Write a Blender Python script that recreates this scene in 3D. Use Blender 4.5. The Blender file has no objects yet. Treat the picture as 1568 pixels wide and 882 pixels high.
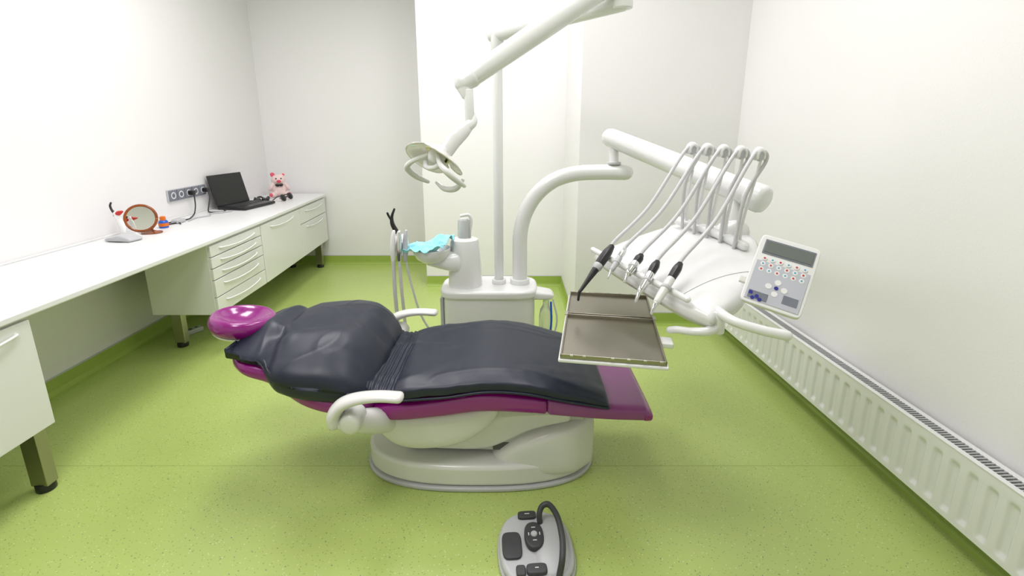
import bpy, math, random
import bmesh
from mathutils import Vector, Matrix, noise, Euler
random.seed(4)
scene = bpy.context.scene
try:
    scene.view_settings.view_transform = 'Standard'
except Exception:
    pass

# ------------------------------------------------------------ materials
def srgb(r, g, b):
    def f(c):
        c /= 255.0
        return c/12.92 if c <= 0.04045 else ((c+0.055)/1.055)**2.4
    return (f(r), f(g), f(b))

def mat(name, col, rough=0.5, metal=0.0, coat=0.0, bump=0.0, bscale=30.0, var=0.0, trans=0.0, emis=None, estr=0.0, alpha=1.0, stretch=None, ridge=0.0):
    m = bpy.data.materials.new(name)
    m.use_nodes = True
    nt = m.node_tree
    b = nt.nodes['Principled BSDF']
    b.inputs['Base Color'].default_value = (*col, 1)
    b.inputs['Roughness'].default_value = rough
    b.inputs['Metallic'].default_value = metal
    b.inputs['Coat Weight'].default_value = coat
    b.inputs['Coat Roughness'].default_value = 0.08
    b.inputs['Transmission Weight'].default_value = trans
    b.inputs['Alpha'].default_value = alpha
    if emis:
        b.inputs['Emission Color'].default_value = (*emis, 1)
        b.inputs['Emission Strength'].default_value = estr
    tc = nt.nodes.new('ShaderNodeTexCoord')
    mp = nt.nodes.new('ShaderNodeMapping')
    if stretch:
        mp.inputs['Scale'].default_value = stretch
    nt.links.new(tc.outputs['Object'], mp.inputs['Vector'])
    nz = nt.nodes.new('ShaderNodeTexNoise')
    nz.inputs['Scale'].default_value = bscale
    nz.inputs['Detail'].default_value = 4
    nt.links.new(mp.outputs['Vector'], nz.inputs['Vector'])
    mx = nt.nodes.new('ShaderNodeMix')
    mx.data_type = 'RGBA'
    v = max(var, 0.015)
    mx.inputs[6].default_value = (*[c*(1-v) for c in col], 1)
    mx.inputs[7].default_value = (*[min(1, c*(1+v)) for c in col], 1)
    nt.links.new(nz.outputs['Fac'], mx.inputs[0])
    nt.links.new(mx.outputs[2], b.inputs['Base Color'])
    last = None
    if ridge > 0:
        n2 = nt.nodes.new('ShaderNodeTexNoise')
        n2.inputs['Scale'].default_value = 1.9; n2.inputs['Detail'].default_value = 0.6; n2.inputs['Distortion'].default_value = 0.6
        mp2 = nt.nodes.new('ShaderNodeMapping'); mp2.inputs['Rotation'].default_value = (0, 0, 0.6); mp2.inputs['Scale'].default_value = (1, 2.2, 1)
        nt.links.new(tc.outputs['Object'], mp2.inputs['Vector']); nt.links.new(mp2.outputs['Vector'], n2.inputs['Vector'])
        s1 = nt.nodes.new('ShaderNodeMath'); s1.operation = 'SUBTRACT'; s1.inputs[1].default_value = 0.5
        s2 = nt.nodes.new('ShaderNodeMath'); s2.operation = 'ABSOLUTE'
        s3 = nt.nodes.new('ShaderNodeMapRange'); s3.inputs[1].default_value = 0.0; s3.inputs[2].default_value = 0.07; s3.inputs[3].default_value = 1.0; s3.inputs[4].default_value = 0.0
        s3.interpolation_type = 'SMOOTHSTEP'
        nt.links.new(n2.outputs['Fac'], s1.inputs[0]); nt.links.new(s1.outputs[0], s2.inputs[0]); nt.links.new(s2.outputs[0], s3.inputs[0])
        bp = nt.nodes.new('ShaderNodeBump'); bp.inputs['Strength'].default_value = ridge; bp.inputs['Distance'].default_value = 0.012
        nt.links.new(s3.outputs[0], bp.inputs['Height'])
        last = bp.outputs['Normal']
        nt.links.new(last, b.inputs['Normal'])
    if bump > 0:
        bp = nt.nodes.new('ShaderNodeBump')
        bp.inputs['Strength'].default_value = bump
        bp.inputs['Distance'].default_value = 0.01
        nt.links.new(nz.outputs['Fac'], bp.inputs['Height'])
        if last is not None: nt.links.new(last, bp.inputs['Normal'])
        nt.links.new(bp.outputs['Normal'], b.inputs['Normal'])
    return m

M_wall = mat('wall_paint', (0.83, 0.825, 0.82), 0.6, bump=0.05, bscale=120)
M_ceil = mat('ceiling_paint', (0.85, 0.85, 0.85), 0.8)
M_white = mat('white_plastic', (0.80, 0.81, 0.80), 0.25, coat=0.4)
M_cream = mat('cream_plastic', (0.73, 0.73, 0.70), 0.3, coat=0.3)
M_cream2 = mat('greyish_cream_plastic', (0.56, 0.56, 0.52), 0.35, coat=0.2)  # greyish cream plastic of the lift link and underpan
M_grey = mat('light_grey_plastic', (0.50, 0.51, 0.52), 0.35)
M_lacq = mat('white_lacquer', (0.78, 0.79, 0.76), 0.3, coat=0.2)
M_top = mat('countertop_laminate', (0.80, 0.81, 0.80), 0.35, bump=0.02, bscale=200)
M_gap = mat('dark_gap', (0.10, 0.10, 0.09), 0.7)  # near-black fill, darkness of gaps and holes put into the colour
M_purple = mat('purple_vinyl', srgb(138, 12, 120), 0.2, coat=0.5, bump=0.03, bscale=90)
M_foot = mat('purple_vinyl_clear_sleeve', srgb(138, 52, 130), 0.3, coat=0.6, bump=0.15, bscale=10)
M_cover = mat('navy_nylon_cover', srgb(25, 32, 50), 0.42, bump=0.05, bscale=9, stretch=(1, 1.8, 1), ridge=0.22)
M_black = mat('black_plastic', (0.012, 0.012, 0.013), 0.35)
M_dark = mat('charcoal_rubber', (0.045, 0.046, 0.05), 0.5)
M_steel = mat('brushed_steel', (0.55, 0.53, 0.48), 0.3, metal=1, bump=0.03, bscale=200, stretch=(1, 12, 1))
M_tray = mat('tray_steel', (0.37, 0.345, 0.29), 0.26, metal=1, bump=0.04, bscale=60, stretch=(10, 1, 1), var=0.12)
M_chrome = mat('chrome', (0.75, 0.75, 0.76), 0.12, metal=1)
M_legm = mat('cabinet_leg_metal', (0.42, 0.40, 0.34), 0.3, metal=1)
M_hose = mat('grey_hose', (0.58, 0.58, 0.59), 0.4)
M_lcd = mat('lcd_screen', srgb(108, 114, 110), 0.2)
M_btn = mat('button_blue', srgb(40, 45, 140), 0.4)
M_btnr = mat('button_red', srgb(190, 70, 70), 0.4)
M_btnc = mat('button_cyan', srgb(80, 160, 190), 0.4)
M_panel = mat('panel_foil', srgb(188, 190, 198), 0.3)
M_panel2 = mat('panel_foil_dark', srgb(118, 122, 132), 0.35)
M_cyan = mat('cyan_bib_fabric', srgb(158, 230, 242), 0.75, bump=0.2, bscale=40)
M_glass = mat('clear_plastic', (0.9, 0.93, 0.92), 0.1, trans=0.75)
M_refl = mat('lamp_reflector_glass', (0.97, 0.96, 0.88), 0.08, trans=0.35, coat=0.5)
M_yellow = mat('lamp_inner_reflector', (0.9, 0.84, 0.5), 0.15, metal=0.5)
M_amber = mat('tortoiseshell', srgb(140, 70, 18), 0.2, var=0.7, bscale=25)
M_mirror = mat('mirror_glass', (0.85, 0.85, 0.80), 0.03, metal=1)
M_pink = mat('pink_plush', srgb(246, 222, 218), 0.95, bump=0.8, bscale=150, var=0.05)
M_pink2 = mat('hot_pink_plush', srgb(228, 96, 116), 0.9, bump=0.6, bscale=150)
M_red = mat('red_plastic', srgb(190, 30, 25), 0.35)
M_orange = mat('orange_plastic', srgb(215, 110, 20), 0.35)
M_blue = mat('blue_liquid', srgb(30, 90, 190), 0.25)
M_screen = mat('laptop_screen', (0.01, 0.01, 0.011), 0.22)
M_gtrim = mat('baseboard_green', srgb(154, 178, 80), 0.45, var=0.05, bscale=60)
M_seam = mat('floor_weld_seam', srgb(160, 180, 98), 0.5)
M_panelLight = mat('added_light_diffuser', (0.9, 0.9, 0.9), 0.5, emis=(1, 0.97, 0.99), estr=3.0)  # glow for the added ceiling panels

def floor_mat():
    m = bpy.data.materials.new('green_speckled_vinyl')
    m.use_nodes = True
    nt = m.node_tree
    b = nt.nodes['Principled BSDF']
    tc = nt.nodes.new('ShaderNodeTexCoord')
    n1 = nt.nodes.new('ShaderNodeTexNoise'); n1.inputs['Scale'].default_value = 1.6
    n2 = nt.nodes.new('ShaderNodeTexNoise'); n2.inputs['Scale'].default_value = 180; n2.inputs['Detail'].default_value = 3
    nt.links.new(tc.outputs['Object'], n1.inputs['Vector'])
    nt.links.new(tc.outputs['Object'], n2.inputs['Vector'])
    base = nt.nodes.new('ShaderNodeMix'); base.data_type = 'RGBA'
    base.inputs[6].default_value = (*srgb(172, 192, 106), 1)
    base.inputs[7].default_value = (*srgb(181, 200, 116), 1)
    nt.links.new(n1.outputs['Fac'], base.inputs[0])
    prev = base.outputs[2]
    for sc, thr, col, fac in ((75, 0.17, srgb(124, 146, 78), 0.7), (58, 0.14, srgb(208, 222, 166), 0.7), (40, 0.10, srgb(100, 122, 104), 0.85)):
        vo = nt.nodes.new('ShaderNodeTexVoronoi'); vo.inputs['Scale'].default_value = sc
        nt.links.new(tc.outputs['Object'], vo.inputs['Vector'])
        lt = nt.nodes.new('ShaderNodeMath'); lt.operation = 'LESS_THAN'; lt.inputs[1].default_value = thr
        nt.links.new(vo.outputs['Distance'], lt.inputs[0])
        ml = nt.nodes.new('ShaderNodeMath'); ml.operation = 'MULTIPLY'; ml.inputs[1].default_value = fac
        nt.links.new(lt.outputs[0], ml.inputs[0])
        mx = nt.nodes.new('ShaderNodeMix'); mx.data_type = 'RGBA'
        nt.links.new(ml.outputs[0], mx.inputs[0])
        nt.links.new(prev, mx.inputs[6])
        mx.inputs[7].default_value = (*col, 1)
        prev = mx.outputs[2]
    nt.links.new(prev, b.inputs['Base Color'])
    b.inputs['Roughness'].default_value = 0.31
    bp = nt.nodes.new('ShaderNodeBump'); bp.inputs['Strength'].default_value = 0.08; bp.inputs['Distance'].default_value = 0.003
    nt.links.new(n2.outputs['Fac'], bp.inputs['Height'])
    nt.links.new(bp.outputs['Normal'], b.inputs['Normal'])
    return m
M_floor = floor_mat()

# ------------------------------------------------------------ helpers
def empty(name, loc=(0, 0, 0)):
    e = bpy.data.objects.new(name, None)
    e.empty_display_size = 0.1
    scene.collection.objects.link(e)
    return e

def mk(name, verts, faces, m, parent=None, smooth=True, bevel=0.0, bseg=3, sub=0, M=None, solid=0.0):
    if M is not None:
        verts = [M @ Vector(v) for v in verts]
    me = bpy.data.meshes.new(name)
    me.from_pydata([tuple(v) for v in verts], [], faces)
    me.materials.append(m)
    bm = bmesh.new(); bm.from_mesh(me)
    bmesh.ops.recalc_face_normals(bm, faces=bm.faces)
    bm.to_mesh(me); bm.free()
    o = bpy.data.objects.new(name, me)
    scene.collection.objects.link(o)
    if smooth:
        for p in me.polygons: p.use_smooth = True
    if solid:
        md = o.modifiers.new('s', 'SOLIDIFY'); md.thickness = solid
    if bevel > 0:
        md = o.modifiers.new('b', 'BEVEL'); md.width = bevel; md.segments = bseg; md.limit_method = 'ANGLE'; md.angle_limit = math.radians(35)
        md.harden_normals = True
    if sub:
        md = o.modifiers.new('u', 'SUBSURF'); md.levels = sub; md.render_levels = sub
    if parent is not None: o.parent = parent
    return o

def boxdata(size, c=(0, 0, 0)):
    sx, sy, sz = [s/2 for s in size]
    v = [(c[0]+x*sx, c[1]+y*sy, c[2]+z*sz) for x in (-1, 1) for y in (-1, 1) for z in (-1, 1)]
    f = [(0, 1, 3, 2), (4, 6, 7, 5), (0, 4, 5, 1), (2, 3, 7, 6), (0, 2, 6, 4), (1, 5, 7, 3)]
    return v, f

def rbox(name, c, size, m, parent=None, bevel=0.004, rot=None, M=None, bseg=3):
    v, f = boxdata(size)
    T = Matrix.Translation(c)
    if rot: T = T @ Euler(rot).to_matrix().to_4x4()
    if M is not None: T = M @ T
    return mk(name, v, f, m, parent, smooth=bevel > 0, bevel=bevel, M=T, bseg=bseg)

def multibox(name, items, m, parent=None, bevel=0.0, M=None):
    V = []; F = []
    for c, s in items:
        v, f = boxdata(s, c)
        n = len(V); V += v; F += [tuple(i+n for i in q) for q in f]
    return mk(name, V, F, m, parent, smooth=bevel > 0, bevel=bevel, M=M)

def prism(name, out, z0, z1, m, parent=None, bevel=0.0, M=None, bseg=3):
    n = len(out)
    v = [(x, y, z0) for x, y in out] + [(x, y, z1) for x, y in out]
    f = [tuple(range(n))[::-1], tuple(range(n, 2*n))]
    f += [(i, (i+1) % n, n+(i+1) % n, n+i) for i in range(n)]
    return mk(name, v, f, m, parent, smooth=bevel > 0, bevel=bevel, M=M, bseg=bseg)

def cr(pts, k=8):
    pts = [tuple(p) for p in pts]
    if len(pts) < 3 or k < 2: return pts
    P = [tuple(2*a-b for a, b in zip(pts[0], pts[1]))] + pts + [tuple(2*a-b for a, b in zip(pts[-1], pts[-2]))]
    out = []
    for i in range(1, len(P)-2):
        for j in range(k):
            t = j/k
            out.append(tuple(0.5*((2*b)+(-a+c)*t+(2*a-5*b+4*c-d)*t*t+(-a+3*b-3*c+d)*t**3) for a, b, c, d in zip(P[i-1], P[i], P[i+1], P[i+2])))
    out.append(pts[-1])
    return out

def tube(name, pts, r, m, parent=None, k=8, n=16, rnd=True, flat=1.0, up=None, M=None):
    if not isinstance(r, (list, tuple)): r = [r]*len(pts)
    q = cr([(*p, rr) for p, rr in zip(pts, r)], k)
    P = [Vector(a[:3]) for a in q]; R = [max(a[3], 1e-4) for a in q]
    N = len(P); T = []
    for i in range(N):
        a = P[max(0, i-1)]; b = P[min(N-1, i+1)]
        T.append((b-a).normalized())
    u = Vector(up) if up else (Vector((0, 0, 1)) if abs(T[0].z) < 0.9 else Vector((1, 0, 0)))
    rings = []
    V = []
    def ring(c, t, u, rad):
        w = t.cross(u).normalized()
        rings.append(len(V))
        for j in range(n):
            a = 2*math.pi*j/n
            V.append(c + u*math.cos(a)*rad + w*math.sin(a)*rad*flat)
    u = (u - T[0]*u.dot(T[0])).normalized()
    if rnd:
        for ph in (80, 55, 28):
            a = math.radians(ph); ring(P[0]-T[0]*R[0]*math.sin(a), T[0], u, R[0]*math.cos(a))
    for i in range(N):
        u = (u - T[i]*u.dot(T[i])).normalized()
        ring(P[i], T[i], u, R[i])
    if rnd:
        for ph in (28, 55, 80):
            a = math.radians(ph); ring(P[-1]+T[-1]*R[-1]*math.sin(a), T[-1], u, R[-1]*math.cos(a))
    F = []
    for a, b in zip(rings[:-1], rings[1:]):
        for j in range(n):
            F.append((a+j, a+(j+1) % n, b+(j+1) % n, b+j))
    F.append(tuple(rings[0]+j for j in range(n))[::-1]); F.append(tuple(rings[-1]+j for j in range(n)))
    return mk(name, V, F, m, parent, M=M)

def lathe(name, prof, m, parent=None, M=None, n=40, k=1, sc=(1, 1)):
    prof = cr(prof, k) if k > 1 else prof
    V = []; F = []
    for r, z in prof:
        for j in range(n):
            a = 2*math.pi*j/n
            V.append((max(r, 0.0003)*math.cos(a)*sc[0], max(r, 0.0003)*math.sin(a)*sc[1], z))
    for i in range(len(prof)-1):
        for j in range(n):
            F.append((i*n+j, i*n+(j+1) % n, (i+1)*n+(j+1) % n, (i+1)*n+j))
    F.append(tuple(range(n))[::-1]); F.append(tuple((len(prof)-1)*n+j for j in range(n)))
    o = mk(name, V, F, m, parent, M=M)
    md = o.modifiers.new('e', 'EDGE_SPLIT'); md.split_angle = math.radians(50)
    return o

def cyl(name, a, b, r, m, parent=None, r2=None, bev=0.004, n=32):
    a = Vector(a); b = Vector(b); L = (b-a).length
    q = (b-a).to_track_quat('Z', 'Y').to_matrix().to_4x4()
    r2 = r if r2 is None else r2
    e = min(bev, r*0.5, L*0.4)
    return lathe(name, [(0, 0), (r-e, 0), (r-e*0.3, e*0.3), (r, e), (r2, L-e), (r2-e*0.3, L-e*0.3), (r2-e, L), (0, L)], m, parent, M=Matrix.Translation(a) @ q, n=n)

def loft(name, secs, m, parent=None, n=40, N=40, e=3.0, rnd=0.03, disp=None, M=None, skew=None):
    secs = sorted(secs)
    def par(x):
        x = min(max(x, secs[0][0]), secs[-1][0])
        for i in range(len(secs)-1):
            if x <= secs[i+1][0]: break
        a = secs[max(i-1, 0)]; b = secs[i]; c = secs[i+1]; d = secs[min(i+2, len(secs)-1)]
        t = (x-b[0])/(c[0]-b[0])
        out = []
        for q in range(1, 5):
            m1 = (c[q]-a[q])/(c[0]-a[0])*(c[0]-b[0]); m2 = (d[q]-b[q])/(d[0]-b[0])*(c[0]-b[0])
            out.append((2*t**3-3*t*t+1)*b[q]+(t**3-2*t*t+t)*m1+(-2*t**3+3*t*t)*c[q]+(t**3-t*t)*m2)
        return out
    x0 = secs[0][0]; x1 = secs[-1][0]
    xs = []
    for ph in (90, 75, 55, 35, 15):
        a = math.radians(ph); xs.append((x0+rnd*(1-math.sin(a)), rnd*(1-math.cos(a))))
    for i in range(N+1):
        xs.append((x0+rnd+(x1-x0-2*rnd)*i/N, 0))
    for ph in (15, 35, 55, 75, 90):
        a = math.radians(ph); xs.append((x1-rnd*(1-math.sin(a)), rnd*(1-math.cos(a))))
    V = []
    for x, ins in xs:
        yc, hw, zt, zb = par(x)
        hh = (zt-zb)/2; zc = (zt+zb)/2
        hw2 = max(hw-ins, 0.002); hh2 = max(hh-ins, hh*0.1)
        for j in range(n):
            a = 2*math.pi*(j+0.5)/n
            ca, sa = math.cos(a), math.sin(a)
            y = yc+hw2*math.copysign(abs(ca)**(2/e), ca); z = zc+hh2*math.copysign(abs(sa)**(2/e), sa)
            p = Vector((x, y, z))
            if skew: p.x += skew(x, y-yc)
            if disp: p = disp(p, zc, hh, yc, hw)
            V.append(p)
    F = []
    for i in range(len(xs)-1):
        for j in range(n):
            F.append((i*n+j, i*n+(j+1) % n, (i+1)*n+(j+1) % n, (i+1)*n+j))
    F.append(tuple(range(n))[::-1]); F.append(tuple((len(xs)-1)*n+j for j in range(n)))
    return mk(name, V, F, m, parent, M=M)

def frame(o, u, v):
    u = Vector(u).normalized(); v = Vector(v); v = (v-u*v.dot(u)).normalized(); w = u.cross(v)
    M = Matrix.Identity(4)
    for i in range(3):
        M[i][0] = u[i]; M[i][1] = v[i]; M[i][2] = w[i]; M[i][3] = o[i]
    return M
def TR(x, y, z): return Matrix.Translation((x, y, z))
def sm(a, b, x):
    t = min(1, max(0, (x-a)/(b-a))); return t*t*(3-2*t)

# ------------------------------------------------------------ room
H = 3.0
rbox('floor', (-0.4, 2.0, -0.05), (4.9, 7.0, 0.1), M_floor, bevel=0)
rbox('ceiling', (-0.4, 2.0, H+0.05), (4.9, 7.0, 0.1), M_ceil, bevel=0)
rbox('wall_left', (-2.61, 2.0, H/2), (0.1, 6.6, H), M_wall, bevel=0)
prism('wall_back', [(-2.56, 5.1), (-0.80, 5.1), (-0.80, 4.35), (0.468, 4.35), (0.468, 3.42), (1.78, 3.42), (1.78, 5.25), (-2.56, 5.25)], 0, H, M_wall)
prism('wall_right', [(1.56, 3.42), (1.745, -1.2), (1.9, -1.2), (1.9, 3.42)], 0, H, M_wall)
rbox('wall_front', (-0.4, -1.25, H/2), (4.5, 0.1, H), M_wall, bevel=0)
bh = 0.095
def bb(name, a, b, nrm):
    a = Vector((*a, 0)); b = Vector((*b, 0)); n = Vector((*nrm, 0)).normalized()
    L = (b-a).length; u = (b-a).normalized()
    M = frame(a, u, n)
    s = 1 if M.col[2][2] > 0 else -1
    prof = [(0, 0), (0.035, 0), (0.022, 0.006), (0.014, 0.016), (0.010, 0.03), (0.008, bh), (0, bh)]
    V = []
    for x in (0, L):
        for y, z in prof: V.append(M @ Vector((x, y, z*s)))
    k = len(prof)
    F = [(i, (i+1) % k, k+(i+1) % k, k+i) for i in range(k)] + [tuple(range(k)), tuple(range(k, 2*k))]
    return mk(name, V, F, M_gtrim, None, smooth=False)
bb('baseboard_left', (-2.56, -1.2), (-2.56, 5.1), (1, 0))
bb('baseboard_back_left', (-2.56, 5.1), (-0.8, 5.1), (0, -1))
bb('baseboard_back_middle', (-0.8, 4.35), (0.468, 4.35), (0, -1))
bb('baseboard_back_return', (0.468, 4.35), (0.468, 3.42), (-1, 0))
bb('baseboard_back_right', (0.468, 3.42), (1.56, 3.42), (0, -1))
bb('baseboard_right', (1.56, 3.42), (1.745, -1.2), (-1, -0.04))
multibox('trim_baseboard_cap', [((-2.556, 1.95, bh+0.003), (0.006, 6.3, 0.006)), ((-1.68, 5.096, bh+0.003), (1.76, 0.006, 0.006)),
                                ((-0.166, 4.346, bh+0.003), (1.268, 0.006, 0.006)), ((1.01, 3.416, bh+0.003), (1.09, 0.006, 0.006)), ((0.464, 3.885, bh+0.003), (0.006, 0.93, 0.006))], M_grey)
rbox('trim_floor_seam', (-0.3, 1.84, 0.0002), (3.9, 0.0025, 0.0006), M_seam, bevel=0)

def panel(x, y, sx, sy, W):  # unseen ceiling panels, added and placed to set how bright each wall gets
    p = empty('added_ceiling_light')
    rbox('added_housing', (x, y, H-0.012), (sx+0.05, sy+0.05, 0.024), M_white, p, bevel=0.003)
    rbox('added_diffuser', (x, y, H-0.027), (sx, sy, 0.006), M_panelLight, p, bevel=0)
    l = bpy.data.lights.new('added_ceiling_lamp', 'AREA'); l.shape = 'RECTANGLE'; l.size = sx; l.size_y = sy; l.energy = W; l.color = (1, 0.955, 1.0)
    o = bpy.data.objects.new('added_ceiling_lamp', l); o.location = (x, y, H-0.04); scene.collection.objects.link(o); o.parent = p
panel(-1.4, 2.9, 0.6, 1.2, 26)
panel(-0.15, 3.3, 0.6, 0.6, 16)
panel(0.55, 1.9, 0.6, 1.2, 14)
panel(-0.9, 0.7, 0.6, 1.2, 24)
w = bpy.data.worlds.new('w'); scene.world = w; w.use_nodes = True
w.node_tree.nodes['Background'].inputs[0].default_value = (0.9, 0.95, 1, 1)
w.node_tree.nodes['Background'].inputs[1].default_value = 0.5

# ------------------------------------------------------------ cabinets
CZ = 0.78; CT = 0.03; CB = 0.285
ct = empty('countertop')
prism('worktop', [(-1.83, 0.6), (-1.84, 1.62), (-1.86, 2.9), (-1.878, 3.55), (-1.955, 5.06), (-2.555, 5.06), (-2.555, 0.6)], CZ-CT, CZ, M_top, ct, bevel=0.008)
rbox('backsplash_seal', (-2.552, 2.8, CZ+0.006), (0.012, 4.4, 0.012), M_white, ct, bevel=0.003)

def fronts(parent, a, b, cols):
    a = Vector((*a, 0)); b = Vector((*b, 0)); u = (b-a).normalized(); L = (b-a).length
    M = Matrix.Identity(4)
    w = Vector((0, 0, 1)); nn = u.cross(w)
    if nn.x < 0: nn = -nn
    for i in range(3):
        M[i][0] = u[i]; M[i][1] = w[i]; M[i][2] = nn[i]; M[i][3] = a[i]
    for ci, (t0, t1, hs) in enumerate(cols):
        y = CZ-CT-0.012
        for hi, h in enumerate(hs):
            g = 0.003
            rbox('front_%d_%d' % (ci, hi), ((t0+t1)/2*L, y-h/2, 0.009), ((t1-t0)*L-2*g, h-2*g, 0.018), M_lacq, parent, bevel=0.003, M=M)
            cx = (t0+t1)/2*L; hw = min(0.22, (t1-t0)*L*0.36+0.01); yy = y-min(h*0.5, 0.045)
            pts = [(cx-hw, yy+0.006, 0.012), (cx-hw*0.97, yy+0.004, 0.028), (cx-hw*0.5, yy-0.004, 0.038), (cx, yy-0.007, 0.041), (cx+hw*0.5, yy-0.004, 0.038), (cx+hw*0.97, yy+0.004, 0.028), (cx+hw, yy+0.006, 0.012)]
            tube('handle_%d_%d' % (ci, hi), [M @ Vector(p) for p in pts], 0.0055, M_white, parent, k=5, n=10)
            y -= h
    return M

def leg(parent, x, y, i):
    prism('leg_%d' % i, [(x-0.035, y-0.025), (x+0.035, y-0.025), (x+0.035, y+0.025), (x-0.035, y+0.025)], 0.03, CB, M_legm, parent, bevel=0.004)
    cyl('leg_foot_%d' % i, (x, y, 0), (x, y, 0.035), 0.034, M_black, parent)

def carcass(parent, pts):
    prism('carcass', pts, CB, CZ-CT-0.002, M_lacq, parent, bevel=0.002)
Hh = CZ-CT-0.012-CB
c1 = empty('drawer_cabinet')
carcass(c1, [(-1.89, 2.90), (-1.905, 3.55), (-2.30, 3.55), (-2.30, 2.90)])
fronts(c1, (-1.89, 2.90), (-1.905, 3.55), [(0, 1, [0.075, 0.075, 0.075, (Hh-0.225)/2, (Hh-0.225)/2])])
leg(c1, -2.25, 3.05, 1); leg(c1, -2.25, 3.45, 2)
c2 = empty('door_cabinet')
carcass(c2, [(-1.905, 3.555), (-1.985, 5.05), (-2.45, 5.05), (-2.45, 3.555)])
fronts(c2, (-1.905, 3.555), (-1.985, 5.05), [(0, 0.52, [Hh]), (0.52, 1, [0.15, Hh-0.15])])
leg(c2, -2.05, 4.98, 1); leg(c2, -2.35, 4.98, 2); leg(c2, -2.35, 3.7, 3)
c3 = empty('side_cabinet')
carcass(c3, [(-1.875, 0.65), (-1.875, 1.74), (-2.50, 1.74), (-2.50, 0.65)])
fronts(c3, (-1.875, 0.65), (-1.875, 1.74), [(0, 0.5, [Hh]), (0.5, 1, [Hh])])
leg(c3, -1.925, 1.70, 1); leg(c3, -2.4, 1.66, 2); leg(c3, -1.97, 0.75, 3)

fo = empty('extension_socket')
rbox('socket_body', (-2.33, 3.25, 0.018), (0.06, 0.16, 0.034), M_grey, fo, bevel=0.008, rot=(0, 0, -0.5))
multibox('socket_holes', [((-2.33, 3.25, 0.0355), (0.03, 0.03, 0.001)), ((-2.31, 3.29, 0.0355), (0.02, 0.02, 0.001))], M_gap, fo)

# ------------------------------------------------------------ radiator
rad = empty('radiator')
u = Vector((0.04, -1, 0)).normalized(); nn = Vector((-1, -0.04, 0)).normalized()
MR = Matrix.Identity(4)
for i in range(3):
    MR[i][0] = u[i]; MR[i][1] = (0, 0, 1)[i]; MR[i][2] = nn[i]; MR[i][3] = (1.466, 3.33, 0)[i]
L = 2.75; z0, z1 = 0.10, 0.365
V = []; F = []; nx = 660; nz = 30
for i in range(nx+1):
    x = L*i/nx
    ph = (x/0.066) % 1
    s = sm(0.2, 0.36, ph)*(1-sm(0.64, 0.8, ph))
    for j in range(nz+1):
        y = z0+(z1-z0)*j/nz
        e = sm(z0+0.022, z0+0.038, y)*(1-sm(z1-0.056, z1-0.04, y))
        V.append((x, y, -0.010*s*e))
for i in range(nx):
    for j in range(nz):
        a = i*(nz+1)+j; F.append((a, a+nz+1, a+nz+2, a+1))
mk('front_panel', V, F, M_white, rad, M=MR)
rbox('back_panel', (L/2, (z0+z1)/2, -0.072), (L, z1-z0-0.01, 0.012), M_white, rad, bevel=0.003, M=MR)
rbox('end_cap_far', (-0.001, (z0+z1)/2, -0.04), (0.006, z1-z0, 0.085), M_white, rad, bevel=0.002, M=MR)
rbox('end_cap_near', (L, (z0+z1)/2, -0.04), (0.006, z1-z0, 0.085), M_white, rad, bevel=0.002, M=MR)
rbox('grille_rail_front', (L/2, z1+0.001, -0.008), (L, 0.006, 0.02), M_white, rad, bevel=0.002, M=MR)
rbox('grille_rail_back', (L/2, z1+0.001, -0.07), (L, 0.006, 0.022), M_white, rad, bevel=0.002, M=MR)
rbox('grille_painted_shadow', (L/2, z1-0.02, -0.04), (L-0.02, 0.008, 0.05), M_gap, rad, bevel=0, M=MR)  # solid dark strip painted in for the shade below the slats
multibox('grille_slats', [((0.02+i*0.0135, z1+0.001, -0.039), (0.005, 0.005, 0.045)) for i in range(int((L-0.03)/0.0135))], M_grey, rad, M=MR)
multibox('wall_brackets', [((0.3, 0.25, -0.085), (0.03, 0.15, 0.02)), ((L-0.3, 0.25, -0.085), (0.03, 0.15, 0.02))], M_white, rad, M=MR)
tube('supply_pipe', [MR @ Vector(p) for p in ((0.05, 0.11, -0.05), (0.05, 0.05, -0.05), (0.05, 0.0, -0.05))], 0.009, M_white, rad)

# ------------------------------------------------------------ dental chair
ch = empty('dental_chair')
Y0 = 1.94
def oval(cx, cy, a, b, e, n=64):
    o = []
    for i in range(n):
        t = 2*math.pi*i/n; c, s = math.cos(t), math.sin(t)
        o.append((cx+a*math.copysign(abs(c)**(2/e), c), cy+b*math.copysign(abs(s)**(2/e), s)))
    return o
prism('base_foot_rim', oval(-0.14, Y0, 0.505, 0.265, 2.6), 0, 0.02, M_grey, ch, bevel=0.008)
prism('base_cover', oval(-0.14, Y0, 0.495, 0.255, 2.6), 0.018, 0.115, M_cream, ch, bevel=0.02, bseg=5)
loft('base_hump', [(-0.10, Y0, 0.10, 0.118, 0.03), (-0.07, Y0, 0.19, 0.135, 0.03), (-0.02, Y0, 0.225, 0.175, 0.03), (0.05, Y0, 0.235, 0.222, 0.03), (0.15, Y0, 0.235, 0.26, 0.03), (0.26, Y0, 0.215, 0.285, 0.03), (0.35, Y0, 0.14, 0.29, 0.03)],
     M_cream, ch, e=6, rnd=0.02)
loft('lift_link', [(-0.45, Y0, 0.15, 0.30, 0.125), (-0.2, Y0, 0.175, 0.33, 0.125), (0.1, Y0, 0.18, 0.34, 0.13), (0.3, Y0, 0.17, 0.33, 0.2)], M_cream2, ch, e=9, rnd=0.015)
rbox('lift_gap_shade', (-0.02, Y0-0.178, 0.16), (0.12, 0.01, 0.035), M_gap, ch, bevel=0.003)  # dark block painted in for the shaded gap beside the lift link
loft('lift_side_panel', [(-0.32, Y0, 0.19, 0.235, 0.145), (-0.1, Y0, 0.197, 0.305, 0.15), (0.08, Y0, 0.20, 0.34, 0.24), (0.24, Y0, 0.195, 0.335, 0.28)], M_cream, ch, e=9, rnd=0.012)
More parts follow.
